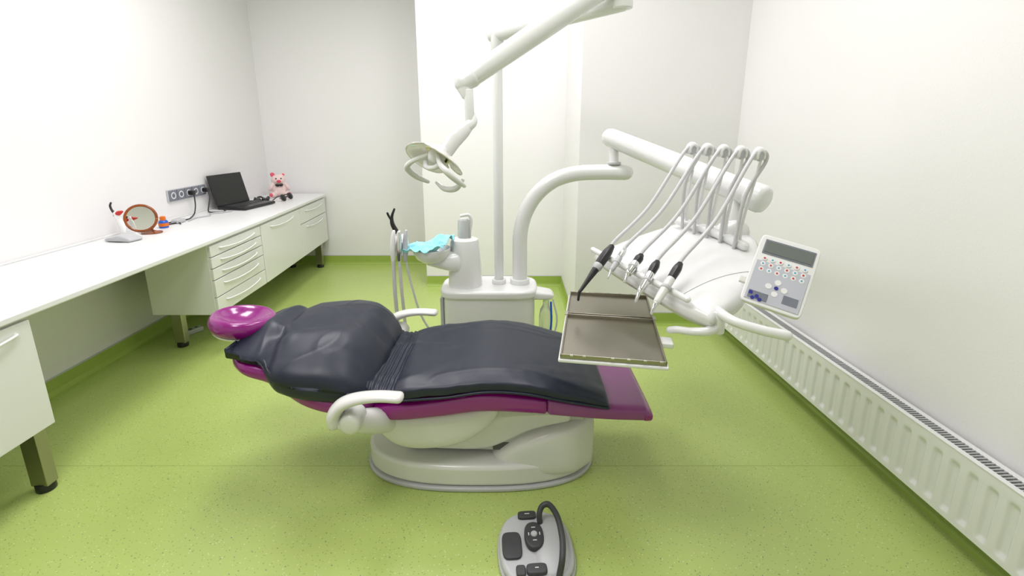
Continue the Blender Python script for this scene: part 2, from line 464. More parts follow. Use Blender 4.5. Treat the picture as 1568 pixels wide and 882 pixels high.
loft('seat_shell', [(-0.60, Y0, 0.20, 0.40, 0.345), (-0.53, Y0, 0.25, 0.38, 0.25), (-0.46, Y0, 0.262, 0.365, 0.19), (-0.34, Y0, 0.268, 0.372, 0.175), (-0.2, Y0, 0.262, 0.385, 0.20), (-0.10, Y0, 0.25, 0.39, 0.27), (-0.05, Y0, 0.24, 0.39, 0.34)],
     M_cream, ch, e=4.5, rnd=0.02)
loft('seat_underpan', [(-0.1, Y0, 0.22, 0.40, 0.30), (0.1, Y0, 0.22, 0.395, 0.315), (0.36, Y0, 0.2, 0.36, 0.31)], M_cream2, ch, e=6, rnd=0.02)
loft('seat_cushion', [(-0.54, Y0, 0.27, 0.41, 0.35), (-0.47, Y0, 0.292, 0.425, 0.334), (-0.3, Y0, 0.300, 0.452, 0.350), (-0.114, Y0, 0.301, 0.482, 0.374), (0.088, Y0, 0.298, 0.462, 0.366), (0.135, Y0, 0.294, 0.452, 0.360)],
     M_purple, ch, e=4.5, rnd=0.012)
loft('foot_cushion', [(0.132, Y0, 0.293, 0.453, 0.362), (0.361, Y0, 0.280, 0.405, 0.337), (0.545, Y0, 0.265, 0.385, 0.321)], M_foot, ch, e=5.5, rnd=0.02)
loft('foot_edge_piping', [(0.515, Y0, 0.271, 0.382, 0.318), (0.555, Y0, 0.265, 0.37, 0.320)], M_purple, ch, e=4, rnd=0.012, N=6)
loft('back_cushion', [(-1.13, Y0-0.03, 0.14, 0.570, 0.520), (-1.05, Y0-0.01, 0.22, 0.570, 0.49), (-0.95, Y0, 0.24, 0.55, 0.455), (-0.78, Y0-0.01, 0.305, 0.50, 0.396), (-0.62, Y0-0.01, 0.305, 0.46, 0.362), (-0.53, Y0, 0.26, 0.44, 0.36)],
     M_purple, ch, e=3.5, rnd=0.03)
loft('back_shell', [(-1.06, Y0, 0.13, 0.53, 0.485), (-0.9, Y0, 0.18, 0.50, 0.43), (-0.7, Y0, 0.22, 0.44, 0.37), (-0.55, Y0, 0.22, 0.40, 0.31)], M_cream, ch, e=3.5, rnd=0.02)
MH = TR(-1.150, 1.935, 0.652) @ Euler((math.radians(-4), math.radians(8), 0)).to_matrix().to_4x4()
lathe('headrest_pillow', [(0.0, -0.012), (0.035, -0.009), (0.07, 0.004), (0.095, 0.022), (0.110, 0.027), (0.122, 0.018), (0.128, -0.004), (0.122, -0.028), (0.10, -0.044), (0.0, -0.05)], M_purple, ch, M=MH, k=4, sc=(1.0, 1.10), n=56)
lathe('headrest_shell', [(0.0, -0.045), (0.10, -0.043), (0.108, -0.050), (0.085, -0.062), (0.0, -0.068)], M_white, ch, M=MH, k=3, sc=(1, 1.1))
tube('headrest_stem', [(-1.15, 1.93, 0.57), (-1.08, 1.94, 0.54), (-1.0, 1.94, 0.51)], 0.022, M_white, ch, flat=1.8)
def arm(side, y):
    s = 1 if y > Y0 else -1
    tube('armrest_' + side, [(-0.635, y, 0.425), (-0.632, y, 0.462), (-0.60, y, 0.498), (-0.54, y, 0.519), (-0.47, y, 0.526), (-0.40, y, 0.522)], [0.024, 0.025, 0.021, 0.018, 0.0165, 0.0165], M_cream, ch, k=8, flat=1.9)
    cyl('armrest_pivot_' + side, (-0.578, y-s*0.07, 0.425), (-0.578, y+s*0.032, 0.425), 0.040, M_cream, ch, bev=0.015)
    tube('armrest_bracket_' + side, [(-0.632, y, 0.428), (-0.605, y-s*0.005, 0.42), (-0.575, y-s*0.04, 0.40), (-0.53, y-s*0.11, 0.355), (-0.49, y-s*0.18, 0.31)], [0.024, 0.034, 0.042, 0.05, 0.045], M_cream, ch)
arm('near', 1.535); arm('far', 2.345)

cv = ch
def dseat(p, zc, hh, yc, hw):
    q = Vector((p.x, p.y, 0))
    d = 1-abs(noise.noise(Vector((p.x*3+p.y*3.5, p.y*1.8-p.x*1.2, 1.3))))*2.2
    top = 1 if p.z > zc-hh*0.5 else 0.25
    fade = max(0.08, 1-(p.x+0.47)/0.42)
    edge = noise.noise(Vector((p.x*22, p.y*22, 5)))*0.0015
    p.z += top*(0.007*d*d*fade*(1 if d > 0 else 0) + 0.003*noise.noise(q*3)+0.006*math.exp(-((p.y-(yc-hw*0.45)-0.5*(p.x+0.2))**2)/0.0008)*fade) + edge
    # edges soften downwards
    ey = abs(p.y-yc)/hw
    p.z -= top*0.010*sm(0.75, 1.0, ey)
    if ey > 0.9: p.y += 0.004*noise.noise(Vector((p.x*14, 0, 2)))
    return p
loft('seat_cover', [(-0.455, Y0, 0.298, 0.488, 0.430), (-0.40, Y0, 0.305, 0.508, 0.440), (-0.25, Y0, 0.307, 0.528, 0.459), (-0.1, Y0, 0.307, 0.545, 0.480), (0.05, Y0, 0.305, 0.533, 0.471), (0.2, Y0, 0.300, 0.493, 0.438), (0.30, Y0, 0.294, 0.464, 0.418), (0.375, Y0, 0.290, 0.438, 0.402)],
     M_cover, cv, n=120, N=130, e=5, rnd=0.012, disp=dseat)
# stitched hem along the cover edge
def hem(s):
    pts = []
    for x, hw, z in ((-0.42, 0.303, 0.446), (-0.25, 0.308, 0.462), (-0.1, 0.308, 0.484), (0.05, 0.306, 0.475), (0.2, 0.301, 0.442), (0.30, 0.295, 0.421), (0.37, 0.290, 0.405)):
        pts.append((x, Y0+s*hw, z))
    return pts
tube('cover_hem_near', hem(-1), 0.0055, M_cover, cv, k=8, n=8)
tube('cover_hem_far', hem(1), 0.0055, M_cover, cv, k=8, n=8)
def dback(p, zc, hh, yc, hw):
    d = 1-abs(noise.noise(Vector((p.x*2.6-p.y*3.4, p.y*2.2+p.x*2.2, 7.3))))*2.6
    d2 = 1-abs(noise.noise(Vector((p.x*5+p.y*3, p.y*4-p.x*4, 3.3))))*2.6
    top = 1 if p.z > zc-hh*0.3 else 0.5
    p.z += top*(0.008*max(d, 0)**2 + 0.004*max(d2, 0)**3 + 0.005*noise.noise(Vector((p.x*4, p.y*4, 2)))) - 0.006
    p.y += 0.006*noise.noise(Vector((p.x*8, 0.3, p.z*8)))
    ey = (p.y-yc)/hw
    p.z -= 0.045*sm(0.1, 1.0, -ey)*(1 if p.z > zc else 0.2)
    p.z -= 0.014*math.exp(-((p.y-Y0+0.05-0.35*(p.x+0.8))/0.035)**2)*(1 if p.z > zc else 0)*sm(-1.05, -0.9, p.x)
    # fold between the head flap and the shoulders
    p.z -= 0.012*math.exp(-((p.x+0.955+0.1*(p.y-Y0))/0.022)**2)*(1 if p.z > zc else 0)
    return p
loft('back_cover', [(-1.105, Y0-0.015, 0.185, 0.635, 0.60), (-1.07, Y0-0.0, 0.21, 0.648, 0.585), (-1.02, Y0+0.005, 0.228, 0.655, 0.56), (-0.965, Y0-0.005, 0.232, 0.65, 0.525), (-0.92, Y0-0.015, 0.285, 0.655, 0.488), (-0.87, Y0-0.015, 0.322, 0.66, 0.462), (-0.76, Y0-0.005, 0.338, 0.662, 0.432), (-0.66, Y0, 0.335, 0.645, 0.417), (-0.585, Y0, 0.31, 0.595, 0.42), (-0.53, Y0, 0.26, 0.515, 0.43)],
     M_cover, cv, n=120, N=130, e=3.6, rnd=0.018, disp=dback, skew=lambda x, dy: 0.16*dy*(1-sm(-1.10, -0.9, x)))
def dcr(p, zc, hh, yc, hw):
    t = p.x + 0.02*noise.noise(Vector((p.y*5, 0, 0)))
    p.z += 0.005*math.sin(t*2*math.pi/0.02)*(1 if p.z > zc else 0.2)*(0.6+0.8*noise.noise(Vector((p.y*6, t*30, 0))))+0.004*noise.noise(Vector((p.y*30, p.x*8, 0)))
    return p
loft('elastic_waist', [(-0.565, Y0, 0.275, 0.505, 0.44), (-0.50, Y0, 0.285, 0.482, 0.425), (-0.435, Y0, 0.297, 0.492, 0.43)], M_cover, cv, n=96, N=40, e=4, rnd=0.01, disp=dcr)

# ------------------------------------------------------------ dental unit
du = empty('dental_unit')
prism('pillar_body', oval(-0.135, 2.76, 0.27, 0.15, 4.5), 0.0, 0.53, M_white, du, bevel=0.03, bseg=5)
prism('pillar_top_lip', oval(-0.135, 2.76, 0.285, 0.162, 4.5), 0.49, 0.545, M_white, du, bevel=0.02, bseg=4)
rbox('pillar_side_panel', (-0.41, 2.76, 0.28), (0.02, 0.2, 0.42), M_grey, du, bevel=0.006)
cyl('pole_collar', (-0.078, 2.77, 0.54), (-0.078, 2.77, 0.57), 0.042, M_white, du)
cyl('lamp_pole', (-0.078, 2.77, 0.54), (-0.078, 2.77, 1.9), 0.0275, M_white, du)
tube('curved_arm', [(0.047, 2.77, 0.54), (0.047, 2.77, 0.7), (0.049, 2.77, 0.85), (0.078, 2.77, 0.97), (0.14, 2.77, 1.075), (0.235, 2.77, 1.155), (0.35, 2.765, 1.195), (0.48, 2.76, 1.205), (0.64, 2.75, 1.205)], 0.0435, M_white, du, k=8, n=28)
cyl('curved_arm_collar', (0.047, 2.77, 0.54), (0.047, 2.77, 0.575), 0.058, M_white, du)
cyl('pivot_post', (0.575, 2.755, 1.2), (0.575, 2.79, 1.37), 0.027, M_white, du)
cyl('pivot_ring', (0.575, 2.755, 1.245), (0.575, 2.757, 1.262), 0.038, M_grey, du)
tube('balance_arm', [(0.56, 2.81, 1.395), (0.74, 2.55, 1.31), (0.92, 2.26, 1.222), (1.04, 2.07, 1.165)], [0.052, 0.054, 0.055, 0.056], M_white, du, k=4, n=28)
cyl('balance_arm_cap', (1.025, 2.10, 1.172), (1.07, 2.025, 1.15), 0.061, M_white, du, bev=0.02)
MC = TR(-0.276, 2.74, 0)
lathe('cuspidor_column', [(0.0, 0.53), (0.098, 0.53), (0.10, 0.56), (0.092, 0.70), (0.084, 0.80), (0.078, 0.822), (0.05, 0.832), (0.0, 0.832)], M_white, du, M=MC)
cyl('cup_filler', (-0.276, 2.74, 0.82), (-0.276, 2.74, 0.935), 0.040, M_glass, du, r2=0.036)
cyl('cup_filler_core', (-0.276, 2.74, 0.825), (-0.276, 2.74, 0.945), 0.022, M_white, du)
tube('cup_spout', [(-0.25, 2.74, 0.84), (-0.235, 2.735, 0.93), (-0.25, 2.73, 0.965), (-0.29, 2.72, 0.962)], 0.009, M_white, du)
MB = TR(-0.455, 2.66, 0)
lathe('spittoon_bowl', [(0.0, 0.705), (0.05, 0.705), (0.088, 0.73), (0.104, 0.765), (0.107, 0.785), (0.102, 0.79), (0.094, 0.775), (0.07, 0.742), (0.0, 0.73)], M_white, du, M=MB)
loft('spittoon_support', [(-0.50, 2.67, 0.055, 0.735, 0.695), (-0.40, 2.69, 0.075, 0.755, 0.66), (-0.28, 2.73, 0.085, 0.765, 0.62)], M_white, du, e=2.5, rnd=0.03)
cyl('assistant_arm', (-0.60, 2.64, 0.80), (-0.30, 2.74, 0.70), 0.018, M_white, du)
rbox('assistant_holder', (-0.625, 2.63, 0.825), (0.09, 0.11, 0.055), M_white, du, bevel=0.018, rot=(0.3, -0.25, 0.2))
for i, (dx, dy) in enumerate(((-0.03, -0.03), (0.005, -0.04), (0.035, -0.02))):
    x = -0.625+dx; y = 2.60+dy
    tube('suction_handle_%d' % i, [(x, y, 0.74), (x+0.002, y, 0.80), (x+0.006, y+0.005, 0.87+0.02*(i == 1)), (x+0.01, y+0.01, 0.90)], [0.012, 0.016, 0.013, 0.009], (M_white, M_chrome, M_grey)[i], du)
tube('suction_tip', [(-0.635, 2.60, 0.895), (-0.655, 2.60, 0.94), (-0.655, 2.60, 0.98), (-0.64, 2.60, 1.02)], [0.014, 0.012, 0.008, 0.006], M_black, du)
tube('suction_tip_wing', [(-0.655, 2.60, 0.95), (-0.672, 2.595, 0.985), (-0.676, 2.59, 1.0)], 0.006, M_black, du)
tube('suction_hose_1', [(-0.655, 2.57, 0.75), (-0.655, 2.57, 0.5), (-0.64, 2.60, 0.22), (-0.55, 2.70, 0.10), (-0.38, 2.76, 0.14)], 0.011, M_hose, du)
tube('suction_hose_2', [(-0.62, 2.56, 0.75), (-0.615, 2.57, 0.5), (-0.60, 2.60, 0.25), (-0.52, 2.68, 0.14), (-0.38, 2.74, 0.2)], 0.009, M_hose, du)
tube('suction_hose_3', [(-0.59, 2.58, 0.75), (-0.565, 2.58, 0.6), (-0.52, 2.58, 0.42), (-0.46, 2.60, 0.30), (-0.40, 2.66, 0.25)], 0.006, M_hose, du)
loft('bottle_bracket', [(0.10, 2.72, 0.07, 0.535, 0.47), (0.18, 2.70, 0.06, 0.53, 0.475), (0.245, 2.69, 0.05, 0.52, 0.48)], M_white, du, e=3.5, rnd=0.025)
lathe('water_bottle', [(0.0, 0.22), (0.036, 0.22), (0.04, 0.235), (0.04, 0.37), (0.034, 0.41), (0.018, 0.44), (0.018, 0.475), (0, 0.475)], M_glass, du, M=TR(0.20, 2.68, 0))
tube('bottle_tube_blue', [(0.225, 2.635, 0.47), (0.229, 2.632, 0.35), (0.22, 2.632, 0.25)], 0.006, M_blue, du)
tube('bottle_hose', [(0.24, 2.66, 0.475), (0.262, 2.64, 0.38), (0.255, 2.64, 0.3), (0.22, 2.63, 0.24), (0.13, 2.7, 0.20)], 0.005, M_hose, du)

bib = empty('disposable_bib')
V = []; F = []; n = 60
for i in range(n+1):
    for j in range(n+1):
        a = i/n*2-1; b = j/n*2-1
        r0 = max(abs(a), abs(b)) or 1; rr_ = math.hypot(a, b) or 1
        s = r0/rr_*0.35+0.65
        x = -0.468+0.126*a*s + 0.02*b; y = 2.635+0.095*b*s
        r = math.hypot(a*s, b*s)
        z = 0.812 + 0.055*max(0, a*0.7+b*0.3) - 0.035*max(0, r-0.7) + 0.022*noise.noise(Vector((a*1.6, b*1.6, 4))) + 0.014*(1-abs(noise.noise(Vector((a*2+b, b*2.4, 9))))*3)
        x += 0.014*noise.noise(Vector((a*2, b*2, 1)))
        V.append((x, y, z))
for i in range(n):
    for j in range(n):
        a = i*(n+1)+j; F.append((a, a+n+1, a+n+2, a+1))
mk('bib_sheet', V, F, M_cyan, bib, solid=0.002)

# ------------------------------------------------------------ operating lamp
ol = empty('operating_lamp')
cyl('pole_head', (-0.078, 2.77, 1.83), (-0.078, 2.77, 1.955), 0.036, M_white, ol)
tube('swing_arm', [(-0.10, 2.80, 1.93), (0.18, 2.48, 1.94), (0.456, 2.168, 1.95)], 0.036, M_white, ol, k=3, n=28)
cyl('swing_pivot', (0.456, 2.168, 1.925), (0.456, 2.168, 2.10), 0.040, M_white, ol)
tube('spring_arm', [(0.456, 2.168, 2.06), (0.13, 2.11, 1.843), (-0.195, 2.05, 1.625)], [0.046, 0.044, 0.038], M_white, ol, k=3, n=28)
tube('spring_arm_knuckle', [(-0.16, 2.056, 1.648), (-0.192, 2.05, 1.622), (-0.185, 2.04, 1.58)], [0.041, 0.035, 0.022], M_white, ol)
cyl('stem', (-0.175, 2.035, 1.60), (-0.17, 2.03, 1.462), 0.019, M_white, ol)
tube('stem_hook', [(-0.168, 2.04, 1.51), (-0.158, 2.03, 1.475), (-0.178, 2.02, 1.455)], [0.014, 0.018, 0.022], M_white, ol)
tube('fork_arm', [(-0.168, 2.02, 1.465), (-0.195, 2.0, 1.435), (-0.235, 1.975, 1.395), (-0.268, 1.955, 1.345), (-0.285, 1.94, 1.31)], [0.020, 0.028, 0.032, 0.028, 0.02], M_white, ol, k=8, flat=0.6)
lc = Vector((-0.30, 1.93, 1.335))
ax = Vector((-0.42, -0.45, -0.78)).normalized()
Q = ax.to_track_quat('-Z', 'Y').to_matrix().to_4x4()
ML = Matrix.Translation(lc) @ Q
def wing(name, a0, a1, r0, r1, m, zoff=0.0, dep=0.055):
    V = []; F = []; na, nr = 28, 12
    for i in range(na+1):
        a = math.radians(a0+(a1-a0)*i/na)
        edge = 1-0.35*abs(2*i/na-1)**3
        for j in range(nr+1):
            r = r0+(r1*edge-r0)*j/nr
            V.append((r*math.cos(a), r*math.sin(a), zoff+0.035-dep*(r/r1)**2))
    for i in range(na):
        for j in range(nr):
            k = i*(nr+1)+j; F.append((k, k+nr+1, k+nr+2, k+1))
    return mk(name, V, F, m, ol, M=ML, solid=0.004)
wing('reflector_wing_left', 95, 265, 0.02, 0.13, M_refl)
wing('reflector_wing_right', -85, 85, 0.02, 0.13, M_refl)
wing('inner_reflector', 0, 360, 0.01, 0.06, M_yellow, zoff=-0.004, dep=0.02)
lathe('lamp_core', [(0, 0.05), (0.025, 0.048), (0.036, 0.03), (0.034, 0.0), (0.02, -0.022), (0, -0.025)], M_white, ol, M=ML, k=3)
multibox('core_vents', [((0.02*i-0.02, -0.035, 0.02), (0.006, 0.008, 0.03)) for i in range(3)], M_black, ol, M=ML)
tube('bulb_shield', [(-0.05, 0.0, -0.02), (-0.025, 0, -0.045), (0.025, 0, -0.045), (0.05, 0.0, -0.02)], 0.010, M_white, ol, M=ML)
for s, nm in ((1, 'a'), (-1, 'b')):
    tube('grip_handle_' + nm, [(0.03*s, 0.02, 0.0), (0.09*s, 0.03, -0.045), (0.125*s, 0.01, -0.065), (0.13*s, -0.05, -0.065), (0.115*s, -0.10, -0.055)], [0.008, 0.010, 0.0125, 0.012, 0.008], M_white, ol, M=ML)
tube('grip_handle_c', [(-0.09, -0.10, -0.03), (-0.05, -0.12, -0.06), (0.02, -0.125, -0.065), (0.07, -0.11, -0.05)], [0.007, 0.012, 0.012, 0.007], M_white, ol, M=ML)

# ------------------------------------------------------------ instrument console
ic = empty('instrument_console')
cyl('arm_bracket', (0.985, 2.13, 1.15), (0.975, 2.09, 0.97), 0.03, M_white, ic)
loft('bracket_block', [(0.9, 2.10, 0.04, 1.02, 0.95), (0.98, 2.10, 0.05, 1.06, 0.95), (1.05, 2.10, 0.04, 1.03, 0.95)], M_white, ic, e=3)
Ls = [(0.372, 2.13, 0.895), (0.385, 2.02, 0.898), (0.44, 1.88, 0.885), (0.52, 1.72, 0.865), (0.60, 1.57, 0.845), (0.665, 1.50, 0.835)]
Rs = [(0.80, 2.34, 1.00), (1.00, 2.22, 1.005), (1.06, 2.06, 0.995), (0.99, 1.86, 0.95), (0.885, 1.69, 0.905), (0.80, 1.58, 0.865)]
Lc = cr(Ls, 8); Rc = cr(Rs, 8)
V = []; F = []; nu = len(Lc); nv = 28
for i in range(nu):
    a = Vector(Lc[i]); b = Vector(Rc[i])
    ei = min(i, nu-1-i)/(nu-1)*2
    for j in range(nv+1):
        t = j/nv
        p = a.lerp(b, t)
        bulge = 0.030*(math.sin(math.pi*t)**0.8)*min(1, ei*2.5)**0.5
        rd = min(1, min(t, 1-t)/0.06); re = min(1, ei/0.10)
        rr = math.sqrt(max(0, 1-(1-rd)**2))*math.sqrt(max(0, 1-(1-re)**2))
        V.append(Vector((p.x, p.y, p.z-0.02+0.02*rr+bulge)))
top_n = len(V)
for i in range(nu):
    a = Vector(Lc[i]); b = Vector(Rc[i]); c = Vector((0.74, 1.92, 0))
    for j in range(nv+1):
        t = j/nv
        p = a.lerp(b, t); p.x += (c.x-p.x)*0.07; p.y += (c.y-p.y)*0.07
        V.append(Vector((p.x, p.y, p.z-0.05)))
for i in range(nu-1):
    for j in range(nv):
        k = i*(nv+1)+j
        F.append((k, k+1, k+nv+2, k+nv+1)); F.append((top_n+k, top_n+k+nv+1, top_n+k+nv+2, top_n+k+1))
for i in range(nu-1):
    for j in (0, nv):
        k = i*(nv+1)+j; F.append((k, k+nv+1, top_n+k+nv+1, top_n+k))
for j in range(nv):
    for i in (0, nu-1):
        k = i*(nv+1)+j; F.append((k, k+1, top_n+k+1, top_n+k))
mk('console_head', V, F, M_white, ic)
sv = []
for j in range(2, nv-1):
    i = int(nu*0.72); p = V[i*(nv+1)+j]; sv.append((p.x, p.y, p.z+0.0005))
tube('head_seam', sv, 0.0016, M_grey, ic, k=2, n=6)
tube('holder_rail', [(0.36, 2.08, 0.925), (0.43, 1.87, 0.918), (0.52, 1.69, 0.90), (0.60, 1.56, 0.88)], 0.012, M_white, ic, k=5)
hp = [((0.411, 1.94, 0.971), (0.2645, 1.80, 0.823), 0.018, 'mirrorblack'),
      ((0.4486, 1.87, 0.975), (0.382, 1.80, 0.905), 0.012, 'chrome'),
      ((0.498, 1.807, 0.968), (0.432, 1.742, 0.908), 0.016, 'blackchrome'),
      ((0.54, 1.733, 0.9625), (0.4486, 1.628, 0.872), 0.0155, 'chromeblack'),
      ((0.604, 1.674, 0.972), (0.484, 1.552, 0.857), 0.0155, 'white')]
def lp(a, b, t): return tuple(a[i]+(b[i]-a[i])*t for i in range(3))
for i, (a, b, r, kind) in enumerate(hp):
    if kind == 'mirrorblack':
        tube('handpiece_%d' % i, [a, lp(a, b, 0.15), lp(a, b, 0.4), lp(a, b, 0.55)], [0.013, 0.020, 0.019, 0.013], M_black, ic, k=4)
        tube('handpiece_ring_%d' % i, [lp(a, b, 0.42), lp(a, b, 0.46)], 0.0198, M_grey, ic, k=1)
        tube('handpiece_nozzle_%d' % i, [lp(a, b, 0.5), lp(a, b, 0.75), lp(a, b, 0.95), b, (b[0]-0.004, b[1]-0.005, b[2]-0.03)], [0.015, 0.010, 0.007, 0.006, 0.005], M_black, ic, k=4)
    else:
        m1 = {'chrome': M_chrome, 'blackchrome': M_black, 'chromeblack': M_black, 'white': M_black}[kind]
        m2 = {'chrome': M_grey, 'blackchrome': M_chrome, 'chromeblack': M_chrome, 'white': M_cream}[kind]
        tube('handpiece_%d' % i, [a, lp(a, b, 0.12), lp(a, b, 0.36)], [r*0.75, r*1.05, r*0.95], m1, ic, k=4)
        tube('handpiece_body_%d' % i, [lp(a, b, 0.33), lp(a, b, 0.5), lp(a, b, 0.85), lp(a, b, 0.92)], [r*0.95, r, r*0.85, r*0.6], m2, ic, k=4)
        tube('handpiece_tip_%d' % i, [lp(a, b, 0.9), b, (b[0]-0.01, b[1]-0.012, b[2]-0.02)], [r*0.55, r*0.45, r*0.3], M_chrome, ic, k=3)
        cyl('handpiece_socket_%d' % i, lp(a, b, 0.52), lp(a, b, 0.6), r*1.15, M_grey, ic)
for i in range(5):
    t = i/4
    top = Vector((0.786, 2.145, 1.377)).lerp(Vector((0.95, 1.885, 1.366)), t)
    base = Vector((0.80, 2.17, 1.01)).lerp(Vector((0.93, 1.93, 0.97)), t)
    a = Vector(hp[i][0])
    dirh = Vector((a.x-top.x, a.y-top.y, 0)).normalized()
    p1 = a + Vector((0.02, 0.018, 0.025))
    p2 = a.lerp(top, 0.45) + Vector((0, 0, -0.03))
    p3 = a.lerp(top, 0.85) + Vector((0, 0, 0.005)) + dirh*0.01
    p4 = top + dirh*0.02 + Vector((0, 0, -0.005))
    p5 = top - dirh*0.015
    p6 = top - dirh*0.03 + Vector((0.01, 0, -0.04))
    p7 = base.lerp(top, 0.55) + dirh*0.03
    tube('hose_%d' % i, [a, p1, p2, p3, p4, p5, p6, p7, base+dirh*0.03], 0.0075, M_hose, ic, k=10, n=12)
    tube('whip_arm_%d' % i, [base, base.lerp(top, 0.3)+dirh*0.01, base.lerp(top, 0.75)-dirh*0.012, top-dirh*0.012+Vector((0, 0, -0.035))], [0.009, 0.007, 0.006, 0.006], M_white, ic, k=8)
    hk = []
    for q in range(9):
        an = math.radians(-20+q*27)
        hk.append(top + Vector((0, 0, -0.022)) - dirh*(0.026*math.cos(an)) + Vector((0, 0, 0.026*math.sin(an))))
    tube('hose_guide_%d' % i, hk, 0.0085, M_white, ic, k=3, n=12, flat=1.6)
    pc = top + Vector((0, 0, -0.022)); side = Vector((dirh.y, -dirh.x, 0))
    cyl('guide_pulley_%d' % i, pc-side*0.007, pc+side*0.007, 0.02, M_grey, ic)
tube('whip_bar', [(0.775, 2.22, 1.03), (0.86, 2.06, 1.015), (0.94, 1.90, 0.985)], 0.02, M_white, ic, k=4)
tube('grab_handle', [(0.70, 1.62, 0.85), (0.70, 1.53, 0.845), (0.73, 1.47, 0.835), (0.80, 1.43, 0.823), (0.865, 1.41, 0.815)], [0.015, 0.017, 0.016, 0.016, 0.017], M_white, ic)
tube('tray_arm', [(0.74, 1.60, 0.83), (0.68, 1.52, 0.79), (0.62, 1.53, 0.775), (0.58, 1.57, 0.765), (0.56, 1.59, 0.755)], [0.016, 0.017, 0.014, 0.013, 0.013], M_white, ic)
cyl('tray_pivot', (0.70, 1.535, 0.77), (0.70, 1.535, 0.85), 0.024, M_white, ic)
PU = (0.855, -0.48, -0.207); PV = (0.455, 0.467, 0.75)
MP = frame((0.902, 1.552, 0.972), PU, PV)
pw, phh = 0.187, 0.262
prism('control_panel_body', oval(0, 0, pw/2, phh/2, 14, 64), -0.022, 0.0, M_white, ic, bevel=0.004, M=MP)
rbox('control_panel_foil', (0, -0.045, 0.0015), (pw-0.022, phh-0.115, 0.002), M_panel, ic, bevel=0.0005, M=MP)
rbox('lcd_bezel', (0.002, 0.085, 0.0015), (pw-0.03, 0.055, 0.002), M_panel2, ic, bevel=0.0005, M=MP)
rbox('lcd', (0.002, 0.085, 0.003), (pw-0.04, 0.043, 0.002), M_lcd, ic, bevel=0.0005, M=MP)
rbox('panel_grey_field', (-0.045, -0.10, 0.003), (0.06, 0.028, 0.001), M_panel2, ic, bevel=0, M=MP)
rbox('panel_grey_field_2', (0.05, -0.085, 0.003), (0.045, 0.03, 0.001), M_panel2, ic, bevel=0, M=MP)
def discs(name, L_, m, r=0.006, z=0.0035):
    V = []; F = []
    for x, y in L_:
        n0 = len(V); k = 14
        for zz in (z-0.002, z):
            for j in range(k):
                a = 2*math.pi*j/k; V.append((x+r*math.cos(a), y+r*math.sin(a), zz))
        F.append(tuple(n0+k+j for j in range(k)))
        F += [(n0+j, n0+(j+1) % k, n0+k+(j+1) % k, n0+k+j) for j in range(k)]
    return mk(name, V, F, m, ic, smooth=False, M=MP)
grid = [(-0.062+0.025*i, 0.04-0.021*j) for i in range(6) for j in range(3)]
discs('buttons_light', grid, M_white, 0.0082, 0.003)
discs('buttons_red', [g for k, g in enumerate(grid) if k % 2 == 0], M_btnr, 0.0035, 0.004)
discs('buttons_cyan', [g for k, g in enumerate(grid) if k % 2 == 1], M_btnc, 0.003, 0.004)
discs('buttons_blue', [(0.0, -0.055), (-0.068, -0.095), (-0.047, -0.103), (-0.058, -0.112), (-0.036, -0.112)], M_btn, 0.0065, 0.0045)
discs('buttons_pad', [(0.0, -0.034), (0.0, -0.077), (-0.024, -0.055), (0.024, -0.055)], M_white, 0.010, 0.0035)
cyl('panel_mount', (0.84, 1.66, 0.90), (0.89, 1.58, 0.955), 0.022, M_white, ic)
rbox('memory_stick', (-0.10, -0.055, -0.012), (0.028, 0.022, 0.016), M_cream, ic, bevel=0.003, M=MP)

# ------------------------------------------------------------ tray
tr = empty('instrument_tray')
MT = TR(0.373, 1.716, 0.73) @ Matrix.Rotation(math.radians(-9.6), 4, 'Z')
tw, tl = 0.335, 0.63
rbox('tray_frame', (0, 0, -0.012), (tw+0.012, tl+0.012, 0.012), M_white, tr, bevel=0.005, M=MT)
for s, nm in ((1, 'far'), (-1, 'near')):
    y0, y1 = (0.055, tl/2) if s > 0 else (-tl/2, 0.045)
    cyy = (y0+y1)/2; ll = y1-y0
    rbox('plate_' + nm, (0, cyy, -0.003), (tw, ll, 0.004), M_tray, tr, bevel=0.001, M=MT)
    multibox('plate_rim_' + nm, [((-tw/2+0.003, cyy, 0.004), (0.006, ll, 0.012)), ((tw/2-0.003, cyy, 0.004), (0.006, ll, 0.012)), ((0, y0+0.003, 0.004), (tw, 0.006, 0.012)), ((0, y1-0.003, 0.004), (tw, 0.006, 0.012))], M_tray, tr, bevel=0.002, M=MT)
multibox('tray_clips', [((x, y, 0.008), (0.012, 0.008, 0.006)) for x in (-0.13, -0.09, 0.0, 0.05, 0.1, 0.15) for y in (tl/2, -tl/2)]+[((-tw/2, 0.05, 0.008), (0.012, 0.03, 0.008)), ((tw/2, 0.05, 0.008), (0.012, 0.03, 0.008))], M_steel, tr, bevel=0.002, M=MT)
rbox('tray_mount', (tw/2+0.02, -0.12, -0.012), (0.05, 0.06, 0.02), M_white, tr, bevel=0.006, M=MT)

